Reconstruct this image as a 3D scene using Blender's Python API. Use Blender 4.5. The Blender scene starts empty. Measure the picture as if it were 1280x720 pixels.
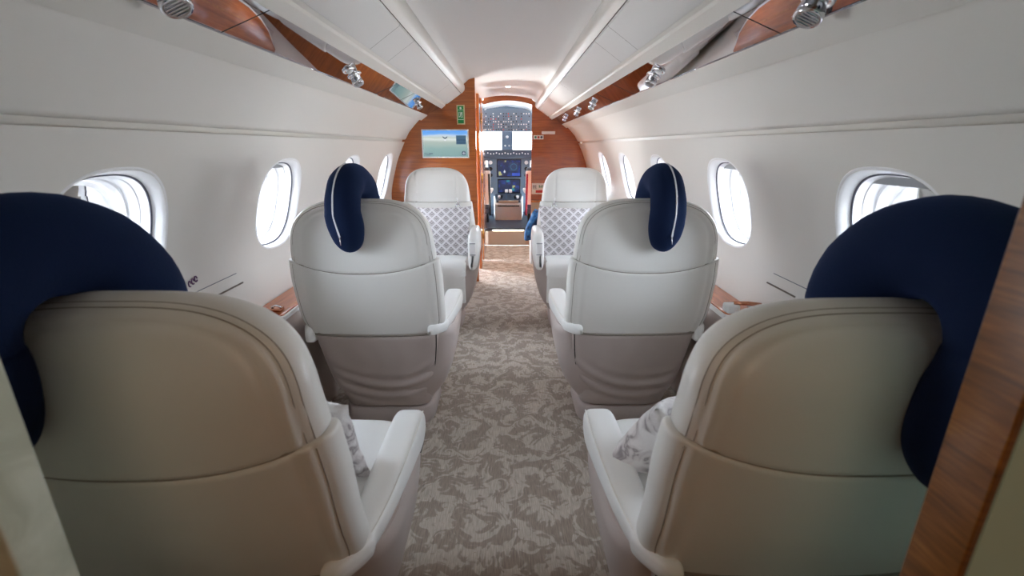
import bpy, bmesh, math, random
from mathutils import Vector, Matrix, noise
random.seed(7)
C = bpy.context.scene.collection
PI = math.pi

# ------------------------------------------------------------------ materials
def new_mat(name):
    m = bpy.data.materials.new(name); m.use_nodes = True
    nt = m.node_tree
    return m, nt, nt.nodes['Principled BSDF']

def srgb(r, g, b):
    f = lambda c: (c/255/12.92) if c/255 <= .04045 else ((c/255+.055)/1.055)**2.4
    return (f(r), f(g), f(b), 1)

def N(nt, typ, **kw):
    n = nt.nodes.new(typ)
    for k, v in kw.items():
        if k.startswith('i_'):
            key = k[2:]
            n.inputs[int(key) if key.isdigit() else key].default_value = v
        else:
            setattr(n, k, v)
    return n

def L(nt, a, b): nt.links.new(a, b)

def plain(name, col, rough=.5, metal=0, coat=0, sheen=0, bump=0, bscale=300, spec=None, emit=None, estr=0):
    m, nt, b = new_mat(name)
    b.inputs['Base Color'].default_value = col
    b.inputs['Roughness'].default_value = rough
    b.inputs['Metallic'].default_value = metal
    b.inputs['Coat Weight'].default_value = coat
    b.inputs['Coat Roughness'].default_value = .06
    b.inputs['Sheen Weight'].default_value = sheen
    if spec is not None: b.inputs['Specular IOR Level'].default_value = spec
    if emit is not None:
        b.inputs['Emission Color'].default_value = emit
        b.inputs['Emission Strength'].default_value = estr
    if bump:
        tc = N(nt, 'ShaderNodeTexCoord')
        no = N(nt, 'ShaderNodeTexNoise'); no.inputs['Scale'].default_value = bscale
        no.inputs['Detail'].default_value = 4
        bp = N(nt, 'ShaderNodeBump'); bp.inputs['Strength'].default_value = bump; bp.inputs['Distance'].default_value = .002
        L(nt, tc.outputs['Object'], no.inputs['Vector']); L(nt, no.outputs['Fac'], bp.inputs['Height'])
        L(nt, bp.outputs['Normal'], b.inputs['Normal'])
    return m

def ramp(nt, stops, interp='LINEAR'):
    r = N(nt, 'ShaderNodeValToRGB'); r.color_ramp.interpolation = interp
    e = r.color_ramp.elements
    while len(e) < len(stops): e.new(.5)
    for k, (p, c) in enumerate(stops): e[k].position = p; e[k].color = c
    return r

def wood(name, dark, mid, light, scale=(1.2, 1.2, 26), rough=.28, coat=.9):
    m, nt, b = new_mat(name)
    tc = N(nt, 'ShaderNodeTexCoord'); mp = N(nt, 'ShaderNodeMapping'); mp.inputs['Scale'].default_value = scale
    n1 = N(nt, 'ShaderNodeTexNoise'); n1.inputs['Scale'].default_value = 2.2; n1.inputs['Detail'].default_value = 7; n1.inputs['Distortion'].default_value = .5
    n2 = N(nt, 'ShaderNodeTexNoise'); n2.inputs['Scale'].default_value = 9; n2.inputs['Detail'].default_value = 5
    mx = N(nt, 'ShaderNodeMix', data_type='FLOAT'); mx.inputs[0].default_value = .4
    r = ramp(nt, [(.30, dark), (.52, mid), (.72, light)])
    L(nt, tc.outputs['Object'], mp.inputs['Vector'])
    L(nt, mp.outputs['Vector'], n1.inputs['Vector']); L(nt, mp.outputs['Vector'], n2.inputs['Vector'])
    L(nt, n1.outputs['Fac'], mx.inputs[2]); L(nt, n2.outputs['Fac'], mx.inputs[3])
    L(nt, mx.outputs[0], r.inputs['Fac']); L(nt, r.outputs['Color'], b.inputs['Base Color'])
    b.inputs['Roughness'].default_value = rough; b.inputs['Coat Weight'].default_value = coat; b.inputs['Coat Roughness'].default_value = .05
    return m

M = {}
M['wall'] = plain('wall vinyl', srgb(221, 218, 213), .42, bump=.04, bscale=500)
M['ceil'] = plain('headliner', srgb(221, 219, 217), .6)
M['band'] = plain('pale trim', srgb(216, 213, 207), .4)
M['gap'] = plain('panel gap', srgb(120, 112, 104), .8)
M['frame'] = plain('window plastic', srgb(240, 240, 242), .4)
M['seal'] = plain('window seal', srgb(110, 112, 125), .5)
M['blind'] = plain('window shade', srgb(150, 152, 155), .6)
M['leather'] = plain('cream leather', srgb(230, 229, 225), .36, bump=.12, bscale=420, coat=.08)
M['leather_w'] = plain('white leather', srgb(236, 236, 234), .34, bump=.10, bscale=420, coat=.08)
M['taupe'] = plain('taupe leather', srgb(184, 172, 167), .42, bump=.14, bscale=420)
M['seam'] = plain('seam thread', srgb(150, 143, 134), .7)
M['piping'] = plain('pale piping', srgb(232, 230, 224), .5)
M['velvet'] = plain('navy velvet', srgb(15, 29, 58), .9, sheen=.30, bump=.3, bscale=260, spec=.15)
M['velvet'].node_tree.nodes['Principled BSDF'].inputs['Sheen Tint'].default_value = srgb(60, 90, 150)
M['zip'] = plain('zip tape', srgb(205, 208, 215), .6)
M['chrome'] = plain('chrome', (.82, .82, .84, 1), .12, metal=1)
M['black'] = plain('black plastic', srgb(18, 20, 24), .4)
M['darkgap'] = plain('dark recess', srgb(40, 36, 34), .8)
M['white_p'] = plain('white plastic', srgb(238, 238, 238), .3)
M['slate'] = plain('cockpit slate', srgb(98, 118, 138), .55)
M['slate_d'] = plain('cockpit dark slate', srgb(58, 70, 86), .5)
M['cockpit_w'] = plain('cockpit pale plastic', srgb(228, 231, 232), .4)
M['beige'] = plain('beige laminate', srgb(190, 172, 150), .5)
M['step'] = plain('step panel', srgb(198, 186, 172), .55, bump=.2, bscale=200)
M['magenta'] = plain('crimson fabric', srgb(150, 30, 62), .8)
M['brass'] = plain('brass', srgb(200, 150, 80), .25, metal=1)
M['copper'] = plain('copper trim', srgb(205, 140, 110), .2, metal=1)
M['purple'] = plain('purple mark', srgb(96, 60, 100), .5)
M['green'] = plain('exit green', srgb(12, 140, 70), .5)
M['cream'] = plain('sign cream', srgb(214, 204, 160), .5)
M['sign_w'] = plain('sign white', srgb(232, 236, 232), .5)
M['red'] = plain('sign red', srgb(190, 50, 45), .5)
M['teal'] = plain('sign teal', srgb(40, 140, 110), .5)
M['blueink'] = plain('sign ink', srgb(45, 50, 80), .5)
M['concrete'] = plain('apron concrete', srgb(190, 190, 186), .9)
M['lamp'] = plain('lamp glow', (1, 1, 1, 1), .5, emit=(1, .95, .86, 1), estr=12)
M['led'] = plain('step light', (1, 1, 1, 1), .5, emit=(1, .93, .78, 1), estr=2.0)
M['bulk'] = wood('mahogany veneer', srgb(134, 66, 22), srgb(170, 92, 36), srgb(192, 114, 52))
M['ledge_w'] = wood('ledge veneer', srgb(150, 72, 30), srgb(192, 102, 50), srgb(214, 130, 76), scale=(20, 1.5, 20))
M['edge_w'] = wood('edge veneer', srgb(150, 76, 26), srgb(205, 122, 52), srgb(232, 160, 84), scale=(20, 20, 1.2))
M['jamb_w'] = wood('jamb veneer', srgb(84, 48, 18), srgb(128, 80, 34), srgb(166, 112, 58), scale=(2, 3, 34), coat=.4)

def mirror_mat():
    m, nt, b = new_mat('polished dark strip')
    b.inputs['Base Color'].default_value = (.50, .50, .53, 1)
    b.inputs['Metallic'].default_value = 1; b.inputs['Roughness'].default_value = .025
    return m
M['mirror'] = mirror_mat()

def glass_mat():
    m, nt, b = new_mat('window glass'); nt.nodes.remove(b)
    out = nt.nodes['Material Output']
    t = N(nt, 'ShaderNodeBsdfTransparent'); g = N(nt, 'ShaderNodeBsdfGlossy'); g.inputs['Roughness'].default_value = .02
    t.inputs['Color'].default_value = (.96, .98, 1, 1)
    lw = N(nt, 'ShaderNodeFresnel'); lw.inputs['IOR'].default_value = 1.35
    mx = N(nt, 'ShaderNodeMixShader')
    L(nt, lw.outputs[0], mx.inputs[0]); L(nt, t.outputs[0], mx.inputs[1]); L(nt, g.outputs[0], mx.inputs[2]); L(nt, mx.outputs[0], out.inputs['Surface'])
    return m
M['glass'] = glass_mat()

def carpet_mat():
    m, nt, b = new_mat('damask carpet')
    tc = N(nt, 'ShaderNodeTexCoord')
    mp = N(nt, 'ShaderNodeMapping'); mp.inputs['Scale'].default_value = (1, 1, 1)
    L(nt, tc.outputs['Object'], mp.inputs['Vector'])
    # warp
    wn = N(nt, 'ShaderNodeTexNoise'); wn.inputs['Scale'].default_value = 7; wn.inputs['Detail'].default_value = 1
    L(nt, mp.outputs[0], wn.inputs['Vector'])
    sub = N(nt, 'ShaderNodeVectorMath', operation='SUBTRACT'); sub.inputs[1].default_value = (.5, .5, .5)
    L(nt, wn.outputs['Color'], sub.inputs[0])
    sc = N(nt, 'ShaderNodeVectorMath', operation='SCALE'); sc.inputs['Scale'].default_value = .16
    L(nt, sub.outputs[0], sc.inputs[0])
    ad = N(nt, 'ShaderNodeVectorMath', operation='ADD'); L(nt, mp.outputs[0], ad.inputs[0]); L(nt, sc.outputs[0], ad.inputs[1])
    vo = N(nt, 'ShaderNodeTexVoronoi', feature='F1'); vo.inputs['Scale'].default_value = 4.3; vo.inputs['Randomness'].default_value = .8
    L(nt, ad.outputs[0], vo.inputs['Vector'])
    # spiral inside each cell: sin(dist*k + angle)
    dv = N(nt, 'ShaderNodeVectorMath', operation='SUBTRACT'); 
    L(nt, ad.outputs[0], dv.inputs[0]); L(nt, vo.outputs['Position'], dv.inputs[1])
    sep = N(nt, 'ShaderNodeSeparateXYZ'); L(nt, dv.outputs[0], sep.inputs[0])
    at = N(nt, 'ShaderNodeMath', operation='ARCTAN2'); L(nt, sep.outputs[0], at.inputs[0]); L(nt, sep.outputs[1], at.inputs[1])
    ml = N(nt, 'ShaderNodeMath', operation='MULTIPLY'); ml.inputs[1].default_value = 16.0; L(nt, vo.outputs['Distance'], ml.inputs[0])
    s1 = N(nt, 'ShaderNodeMath', operation='ADD'); L(nt, ml.outputs[0], s1.inputs[0]); L(nt, at.outputs[0], s1.inputs[1])
    sn = N(nt, 'ShaderNodeMath', operation='SINE'); L(nt, s1.outputs[0], sn.inputs[0])
    voB = N(nt, 'ShaderNodeTexVoronoi', feature='F1'); voB.inputs['Scale'].default_value = 9
    L(nt, ad.outputs[0], voB.inputs['Vector'])
    dvB = N(nt, 'ShaderNodeVectorMath', operation='SUBTRACT'); L(nt, ad.outputs[0], dvB.inputs[0]); L(nt, voB.outputs['Position'], dvB.inputs[1])
    spB = N(nt, 'ShaderNodeSeparateXYZ'); L(nt, dvB.outputs[0], spB.inputs[0])
    atB = N(nt, 'ShaderNodeMath', operation='ARCTAN2'); L(nt, spB.outputs[1], atB.inputs[0]); L(nt, spB.outputs[0], atB.inputs[1])
    mlB = N(nt, 'ShaderNodeMath', operation='MULTIPLY'); mlB.inputs[1].default_value = 30.0; L(nt, voB.outputs['Distance'], mlB.inputs[0])
    a3 = N(nt, 'ShaderNodeMath', operation='MULTIPLY'); a3.inputs[1].default_value = 2.0; L(nt, atB.outputs[0], a3.inputs[0])
    sB = N(nt, 'ShaderNodeMath', operation='ADD'); L(nt, mlB.outputs[0], sB.inputs[0]); L(nt, a3.outputs[0], sB.inputs[1])
    snB = N(nt, 'ShaderNodeMath', operation='SINE'); L(nt, sB.outputs[0], snB.inputs[0])
    mxB = N(nt, 'ShaderNodeMath', operation='MULTIPLY_ADD'); mxB.inputs[1].default_value = .6; L(nt, snB.outputs[0], mxB.inputs[0]); L(nt, sn.outputs[0], mxB.inputs[2])
    n2 = N(nt, 'ShaderNodeTexNoise'); n2.inputs['Scale'].default_value = 16; n2.inputs['Detail'].default_value = 3; n2.inputs['Distortion'].default_value = 1.2
    L(nt, mp.outputs[0], n2.inputs['Vector'])
    m2 = N(nt, 'ShaderNodeMath', operation='MULTIPLY_ADD'); m2.inputs[1].default_value = 6.0; m2.inputs[2].default_value = -3.0; L(nt, n2.outputs['Fac'], m2.inputs[0])
    s2 = N(nt, 'ShaderNodeMath', operation='ADD'); L(nt, mxB.outputs[0], s2.inputs[0]); L(nt, m2.outputs[0], s2.inputs[1])
    r = ramp(nt, [(.22, (.1, .1, .1, 1)), (.48, (.3, .3, .3, 1)), (.56, (.75, .75, .75, 1)), (.80, (1, 1, 1, 1))])
    s3 = N(nt, 'ShaderNodeMath', operation='MULTIPLY_ADD'); s3.inputs[1].default_value = .5; s3.inputs[2].default_value = .5; L(nt, s2.outputs[0], s3.inputs[0])
    L(nt, s3.outputs[0], r.inputs['Fac'])
    # weave streaks along y plus tiny speckle
    mp2 = N(nt, 'ShaderNodeMapping'); mp2.inputs['Scale'].default_value = (260, 22, 1); L(nt, tc.outputs['Object'], mp2.inputs['Vector'])
    n3 = N(nt, 'ShaderNodeTexNoise'); n3.inputs['Scale'].default_value = 1; n3.inputs['Detail'].default_value = 3; L(nt, mp2.outputs[0], n3.inputs['Vector'])
    n4 = N(nt, 'ShaderNodeTexNoise'); n4.inputs['Scale'].default_value = 1.6; n4.inputs['Detail'].default_value = 2; L(nt, mp.outputs[0], n4.inputs['Vector'])
    cr = N(nt, 'ShaderNodeMix', data_type='RGBA'); cr.inputs[6].default_value = srgb(144, 130, 117); cr.inputs[7].default_value = srgb(181, 170, 158)
    L(nt, r.outputs['Color'], cr.inputs[0])
    v = N(nt, 'ShaderNodeMath', operation='MULTIPLY_ADD'); v.inputs[1].default_value = 1.1; v.inputs[2].default_value = .45; L(nt, n3.outputs['Fac'], v.inputs[0])
    hs = N(nt, 'ShaderNodeHueSaturation'); L(nt, cr.outputs[2], hs.inputs['Color']); L(nt, v.outputs[0], hs.inputs['Value'])
    L(nt, hs.outputs[0], b.inputs['Base Color'])
    b.inputs['Roughness'].default_value = .95; b.inputs['Sheen Weight'].default_value = .2
    bp = N(nt, 'ShaderNodeBump'); bp.inputs['Strength'].default_value = .5; bp.inputs['Distance'].default_value = .003
    L(nt, n3.outputs['Fac'], bp.inputs['Height']); L(nt, bp.outputs[0], b.inputs['Normal'])
    return m
M['carpet'] = carpet_mat()

def lattice_mat():
    m, nt, b = new_mat('lattice cushion cloth')
    tc = N(nt, 'ShaderNodeTexCoord'); sp = N(nt, 'ShaderNodeSeparateXYZ'); L(nt, tc.outputs['Object'], sp.inputs[0])
    def mth(op, a, bb=None, c=None):
        n = N(nt, 'ShaderNodeMath', operation=op)
        for i, x in enumerate((a, bb, c)):
            if x is None: continue
            if isinstance(x, (int, float)): n.inputs[i].default_value = x
            else: L(nt, x, n.inputs[i])
        return n.outputs[0]
    u = mth('MULTIPLY', sp.outputs[0], 15.5); v = mth('MULTIPLY', sp.outputs[2], 16.5)
    p = mth('FRACT', mth('ADD', mth('ADD', u, v), 20)); q = mth('FRACT', mth('ADD', mth('SUBTRACT', v, u), 20))
    mn = mth('MINIMUM', p, q); mxx = mth('MAXIMUM', p, q)
    line = mth('LESS_THAN', mn, .22)
    line2 = mth('GREATER_THAN', mxx, .93)
    stripes = mth('GREATER_THAN', mth('SINE', mth('MULTIPLY', mn, 22)), .1)
    # grey inside lower part of each diamond
    inner = mth('LESS_THAN', mth('MAXIMUM', p, q), .86)
    w = mth('MAXIMUM', line, line2)
    g = mth('MAXIMUM', w, mth('MULTIPLY', stripes, .6))
    cr = N(nt, 'ShaderNodeMix', data_type='RGBA'); cr.inputs[6].default_value = srgb(158, 152, 156); cr.inputs[7].default_value = srgb(234, 232, 236)
    L(nt, g, cr.inputs[0]); L(nt, cr.outputs[2], b.inputs['Base Color']); b.inputs['Roughness'].default_value = .9
    return m
M['lattice'] = lattice_mat()

def fur_mat(name, seedoff):
    m, nt, b = new_mat(name)
    tc = N(nt, 'ShaderNodeTexCoord'); mp = N(nt, 'ShaderNodeMapping'); mp.inputs['Location'].default_value = (seedoff, 0, 0)
    L(nt, tc.outputs['Object'], mp.inputs['Vector'])
    n1 = N(nt, 'ShaderNodeTexNoise'); n1.inputs['Scale'].default_value = 16; n1.inputs['Detail'].default_value = 2; n1.inputs['Distortion'].default_value = 1.6
    L(nt, mp.outputs[0], n1.inputs['Vector'])
    r = ramp(nt, [(.38, srgb(232, 229, 228)), (.52, srgb(206, 200, 200)), (.58, srgb(146, 138, 140)), (.66, srgb(205, 199, 199))])
    L(nt, n1.outputs['Fac'], r.inputs['Fac']); L(nt, r.outputs['Color'], b.inputs['Base Color'])
    b.inputs['Roughness'].default_value = .95; b.inputs['Sheen Weight'].default_value = .6
    n2 = N(nt, 'ShaderNodeTexNoise'); n2.inputs['Scale'].default_value = 160; n2.inputs['Detail'].default_value = 3
    bp = N(nt, 'ShaderNodeBump'); bp.inputs['Strength'].default_value = .5; bp.inputs['Distance'].default_value = .003
    L(nt, tc.outputs['Object'], n2.inputs['Vector']); L(nt, n2.outputs['Fac'], bp.inputs['Height']); L(nt, bp.outputs[0], b.inputs['Normal'])
    return m
M['fur_a'] = fur_mat('mottled plush', 0); M['fur_b'] = fur_mat('mottled plush two', 3.3)

def jacket_mat():
    m, nt, b = new_mat('blue cloth')
    tc = N(nt, 'ShaderNodeTexCoord'); n1 = N(nt, 'ShaderNodeTexNoise'); n1.inputs['Scale'].default_value = 14; n1.inputs['Detail'].default_value = 4
    L(nt, tc.outputs['Object'], n1.inputs['Vector'])
    r = ramp(nt, [(.38, srgb(20, 40, 70)), (.55, srgb(50, 110, 170)), (.7, srgb(110, 165, 210))])
    L(nt, n1.outputs['Fac'], r.inputs['Fac']); L(nt, r.outputs['Color'], b.inputs['Base Color']); b.inputs['Roughness'].default_value = .85
    return m
M['jacket'] = jacket_mat()

def greenish_panel():
    m, nt, b = new_mat('pale woven wallcovering')
    tc = N(nt, 'ShaderNodeTexCoord'); n1 = N(nt, 'ShaderNodeTexNoise'); n1.inputs['Scale'].default_value = 18; n1.inputs['Detail'].default_value = 5; n1.inputs['Distortion'].default_value = 1
    L(nt, tc.outputs['Object'], n1.inputs['Vector'])
    r = ramp(nt, [(.35, srgb(182, 186, 166)), (.65, srgb(206, 210, 192))])
    L(nt, n1.outputs['Fac'], r.inputs['Fac']); L(nt, r.outputs['Color'], b.inputs['Base Color']); b.inputs['Roughness'].default_value = .6
    return m
M['wallcloth'] = greenish_panel()
M['wallcloth_r'] = plain('pale green panel', srgb(196, 226, 212), .55)

def tv_mat():
    # object-space z from -.118 (bottom) to .118
    m, nt, b = new_mat('screen picture')
    tc = N(nt, 'ShaderNodeTexCoord'); sp = N(nt, 'ShaderNodeSeparateXYZ'); L(nt, tc.outputs['Object'], sp.inputs[0])
    mp = N(nt, 'ShaderNodeMapping'); mp.inputs['Scale'].default_value = (4, 1, 16); L(nt, tc.outputs['Object'], mp.inputs['Vector'])
    no = N(nt, 'ShaderNodeTexNoise'); no.inputs['Scale'].default_value = 1.2; no.inputs['Detail'].default_value = 3; L(nt, mp.outputs[0], no.inputs['Vector'])
    a = N(nt, 'ShaderNodeMath', operation='MULTIPLY_ADD'); a.inputs[1].default_value = 4.3; a.inputs[2].default_value = .42; L(nt, sp.outputs[2], a.inputs[0])
    a2 = N(nt, 'ShaderNodeMath', operation='MULTIPLY_ADD'); a2.inputs[1].default_value = .16; L(nt, no.outputs['Fac'], a2.inputs[0]); L(nt, a.outputs[0], a2.inputs[2])
    r = ramp(nt, [(0, srgb(126, 160, 160)), (.35, srgb(140, 170, 168)), (.55, srgb(172, 186, 178)), (.66, srgb(214, 222, 220)), (.72, srgb(188, 200, 190)), (.78, srgb(190, 208, 226)), (.84, srgb(110, 170, 235)), (1, srgb(86, 150, 232))])
    L(nt, a2.outputs[0], r.inputs['Fac']); L(nt, r.outputs['Color'], b.inputs['Emission Color']); b.inputs['Emission Strength'].default_value = .36
    b.inputs['Base Color'].default_value = (.02, .02, .02, 1); b.inputs['Roughness'].default_value = .15
    return m
M['tv'] = tv_mat()

def avionics_mat(name, off, base):
    m, nt, b = new_mat(name)
    tc = N(nt, 'ShaderNodeTexCoord'); mp = N(nt, 'ShaderNodeMapping'); mp.inputs['Scale'].default_value = (1, 1, 1.0); mp.inputs['Location'].default_value = (off, off, 0)
    L(nt, tc.outputs['Object'], mp.inputs['Vector'])
    vo = N(nt, 'ShaderNodeTexVoronoi', distance='CHEBYCHEV'); vo.inputs['Scale'].default_value = 26; L(nt, mp.outputs[0], vo.inputs['Vector'])
    r = ramp(nt, [(0, srgb(12, 30, 66)), (.45, srgb(14, 44, 110)), (.62, srgb(30, 150, 160)), (.66, srgb(16, 36, 80)), (.84, srgb(190, 190, 120)), (.88, srgb(20, 60, 140))], 'CONSTANT')
    sp = N(nt, 'ShaderNodeSeparateColor'); L(nt, vo.outputs['Color'], sp.inputs[0])
    L(nt, sp.outputs[0], r.inputs['Fac']); L(nt, r.outputs['Color'], b.inputs['Emission Color']); b.inputs['Emission Strength'].default_value = base
    b.inputs['Base Color'].default_value = (.01, .01, .02, 1)
    return m
M['avA'] = avionics_mat('main display picture', 0.3, .32); M['avB'] = avionics_mat('lower display picture', 5.1, .3)
def solid_emit(name, col, s): return plain(name, (.02, .02, .02, 1), .4, emit=col, estr=s*.32)
M['av_blue'] = solid_emit('display blue', srgb(40, 90, 220), .9)
M['av_cyan'] = solid_emit('display cyan', srgb(70, 200, 220), .8)
M['scr_dark'] = solid_emit('screen panel dark', srgb(80, 120, 150), .7)
M['scr_navy'] = solid_emit('screen navy', srgb(20, 50, 100), .8)
M['scr_white'] = solid_emit('screen white', srgb(240, 245, 250), .9)

# ------------------------------------------------------------------ mesh helpers
def link_mesh(name, verts, faces, mat, parent=None, smooth=True, loc=None):
    me = bpy.data.meshes.new(name)
    me.from_pydata([tuple(v) for v in verts], [], faces); me.update()
    bm = bmesh.new(); bm.from_mesh(me)
    bmesh.ops.remove_doubles(bm, verts=bm.verts, dist=1e-6)
    bmesh.ops.recalc_face_normals(bm, faces=bm.faces); bm.to_mesh(me); bm.free()
    if smooth:
        me.polygons.foreach_set('use_smooth', [True]*len(me.polygons))
    me.materials.append(mat)
    o = bpy.data.objects.new(name, me); C.objects.link(o)
    if parent is not None: o.parent = parent
    if loc is not None: o.location = loc
    return o

def sharp(o, ang=35):
    try:
        o.data.set_sharp_from_angle(angle=math.radians(ang))
    except Exception: pass
    return o

class MB:
    def __init__(s): s.v = []; s.f = []
    def add(s, V, F):
        n = len(s.v); s.v += [tuple(v) for v in V]; s.f += [tuple(i+n for i in f) for f in F]; return s
    def box(s, x0, x1, y0, y1, z0, z1):
        V = [(x, y, z) for x in (x0, x1) for y in (y0, y1) for z in (z0, z1)]
        return s.add(V, [(0, 1, 3, 2), (4, 6, 7, 5), (0, 4, 5, 1), (2, 3, 7, 6), (0, 2, 6, 4), (1, 5, 7, 3)])
    def loft(s, rings, caps=True, closed=True):
        n = len(rings[0]); V = [p for r in rings for p in r]; F = []
        for i in range(len(rings)-1):
            for j in range(n if closed else n-1):
                k = (j+1) % n
                F.append((i*n+j, i*n+k, (i+1)*n+k, (i+1)*n+j))
        if caps:
            F.append(tuple(range(n))); m = (len(rings)-1)*n; F.append(tuple(range(m+n-1, m-1, -1)))
        return s.add(V, F)
    def tube(s, pts, r, n=8, caps=True):
        pts = [Vector(p) for p in pts]; rr = r if isinstance(r, (list, tuple)) else [r]*len(pts)
        rings = []; up = Vector((0, 0, 1)); prev = None
        for i, p in enumerate(pts):
            a = pts[max(i-1, 0)]; b = pts[min(i+1, len(pts)-1)]
            t = (b-a).normalized()
            if prev is None:
                nrm = t.cross(up)
                if nrm.length < 1e-3: nrm = t.cross(Vector((1, 0, 0)))
                nrm.normalize()
            else:
                nrm = (prev - t*prev.dot(t)).normalized()
            prev = nrm; bn = t.cross(nrm)
            rings.append([p+(nrm*math.cos(2*PI*k/n)+bn*math.sin(2*PI*k/n))*rr[i] for k in range(n)])
        return s.loft(rings, caps)
    def cyl(s, c, ax, r0, r1, h, n=20):
        c = Vector(c); ax = Vector(ax).normalized()
        return s.tube([c, c+ax*h], [r0, r1], n)
    def lathe(s, c, ax, prof, n=24):
        c = Vector(c); ax = Vector(ax).normalized()
        u = ax.cross(Vector((0, 0, 1)))
        if u.length < 1e-3: u = Vector((1, 0, 0))
        u.normalize(); w = ax.cross(u)
        rings = [[c+ax*h+(u*math.cos(2*PI*k/n)+w*math.sin(2*PI*k/n))*r for k in range(n)] for (r, h) in prof]
        return s.loft(rings, True)
    def build(s, name, mat, parent=None, smooth=False, bevel=0, loc=None, seg=3):
        o = link_mesh(name, s.v, s.f, mat, parent, smooth, loc)
        if bevel:
            bm = bmesh.new(); bm.from_mesh(o.data)
            es = [e for e in bm.edges if len(e.link_faces) == 2 and e.calc_face_angle(0) > .5]
            bmesh.ops.bevel(bm, geom=es, offset=bevel, segments=seg, profile=.6, affect='EDGES', clamp_overlap=True)
            bm.to_mesh(o.data); bm.free()
            o.data.polygons.foreach_set('use_smooth', [True]*len(o.data.polygons))
            sharp(o, 40)
        return o

def interp(tab, t):
    if t <= tab[0][0]: return tab[0][1]
    for (a, va), (b, vb) in zip(tab, tab[1:]):
        if t <= b: return va+(vb-va)*(t-a)/(b-a)
    return tab[-1][1]

def smooth_interp(tab, t):   # Catmull-Rom style through a table
    if t <= tab[0][0]: return tab[0][1]
    if t >= tab[-1][0]: return tab[-1][1]
    for i in range(len(tab)-1):
        if t <= tab[i+1][0]:
            p1, p2 = tab[i], tab[i+1]
            p0 = tab[i-1] if i else p1; p3 = tab[i+2] if i+2 < len(tab) else p2
            h = p2[0]-p1[0]; u = (t-p1[0])/h
            m1 = (p2[1]-p0[1])/max(p2[0]-p0[0], 1e-6)*h; m2 = (p3[1]-p1[1])/max(p3[0]-p1[0], 1e-6)*h
            return (2*u**3-3*u*u+1)*p1[1]+(u**3-2*u*u+u)*m1+(-2*u**3+3*u*u)*p2[1]+(u**3-u*u)*m2

def tag(o, label, cat=None, group=None, kind=None):
    if label: o['label'] = label
    if cat: o['category'] = cat
    if group: o['group'] = group
    if kind: o['kind'] = kind
    return o
def struct(o): o['kind'] = 'structure'; return o
def thing(name, label, cat, loc=(0, 0, 0), rz=0, group=None):
    o = bpy.data.objects.new(name, None); C.objects.link(o); o.empty_display_size = .1
    o.location = loc; o.rotation_euler = (0, 0, rz)
    return tag(o, label, cat, group)

def sell(w1, w2, n, k, d1=None, d2=None):
    """k points of a superellipse; half width w1; half depths d1 (towards -y) and d2 (towards +y), even spacing"""
    dense = []
    K = 720
    for i in range(K):
        t = 2*PI*i/K - PI/2
        c, s_ = math.cos(t), math.sin(t)
        x = math.copysign(abs(c)**(2/n), c); y = math.copysign(abs(s_)**(2/n), s_)
        dense.append((x*(w1 if x < 0 else w2), y*(d1 if y < 0 else d2)))
    cum = [0]
    for i in range(K):
        a, b = dense[i], dense[(i+1) % K]; cum.append(cum[-1]+math.hypot(a[0]-b[0], a[1]-b[1]))
    out = []; j = 0
    for i in range(k):
        t = cum[-1]*i/k
        while cum[j+1] < t: j += 1
        u = (t-cum[j])/max(cum[j+1]-cum[j], 1e-9); a, b = dense[j], dense[(j+1) % K]
        out.append((a[0]+(b[0]-a[0])*u, a[1]+(b[1]-a[1])*u))
    return out

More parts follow.
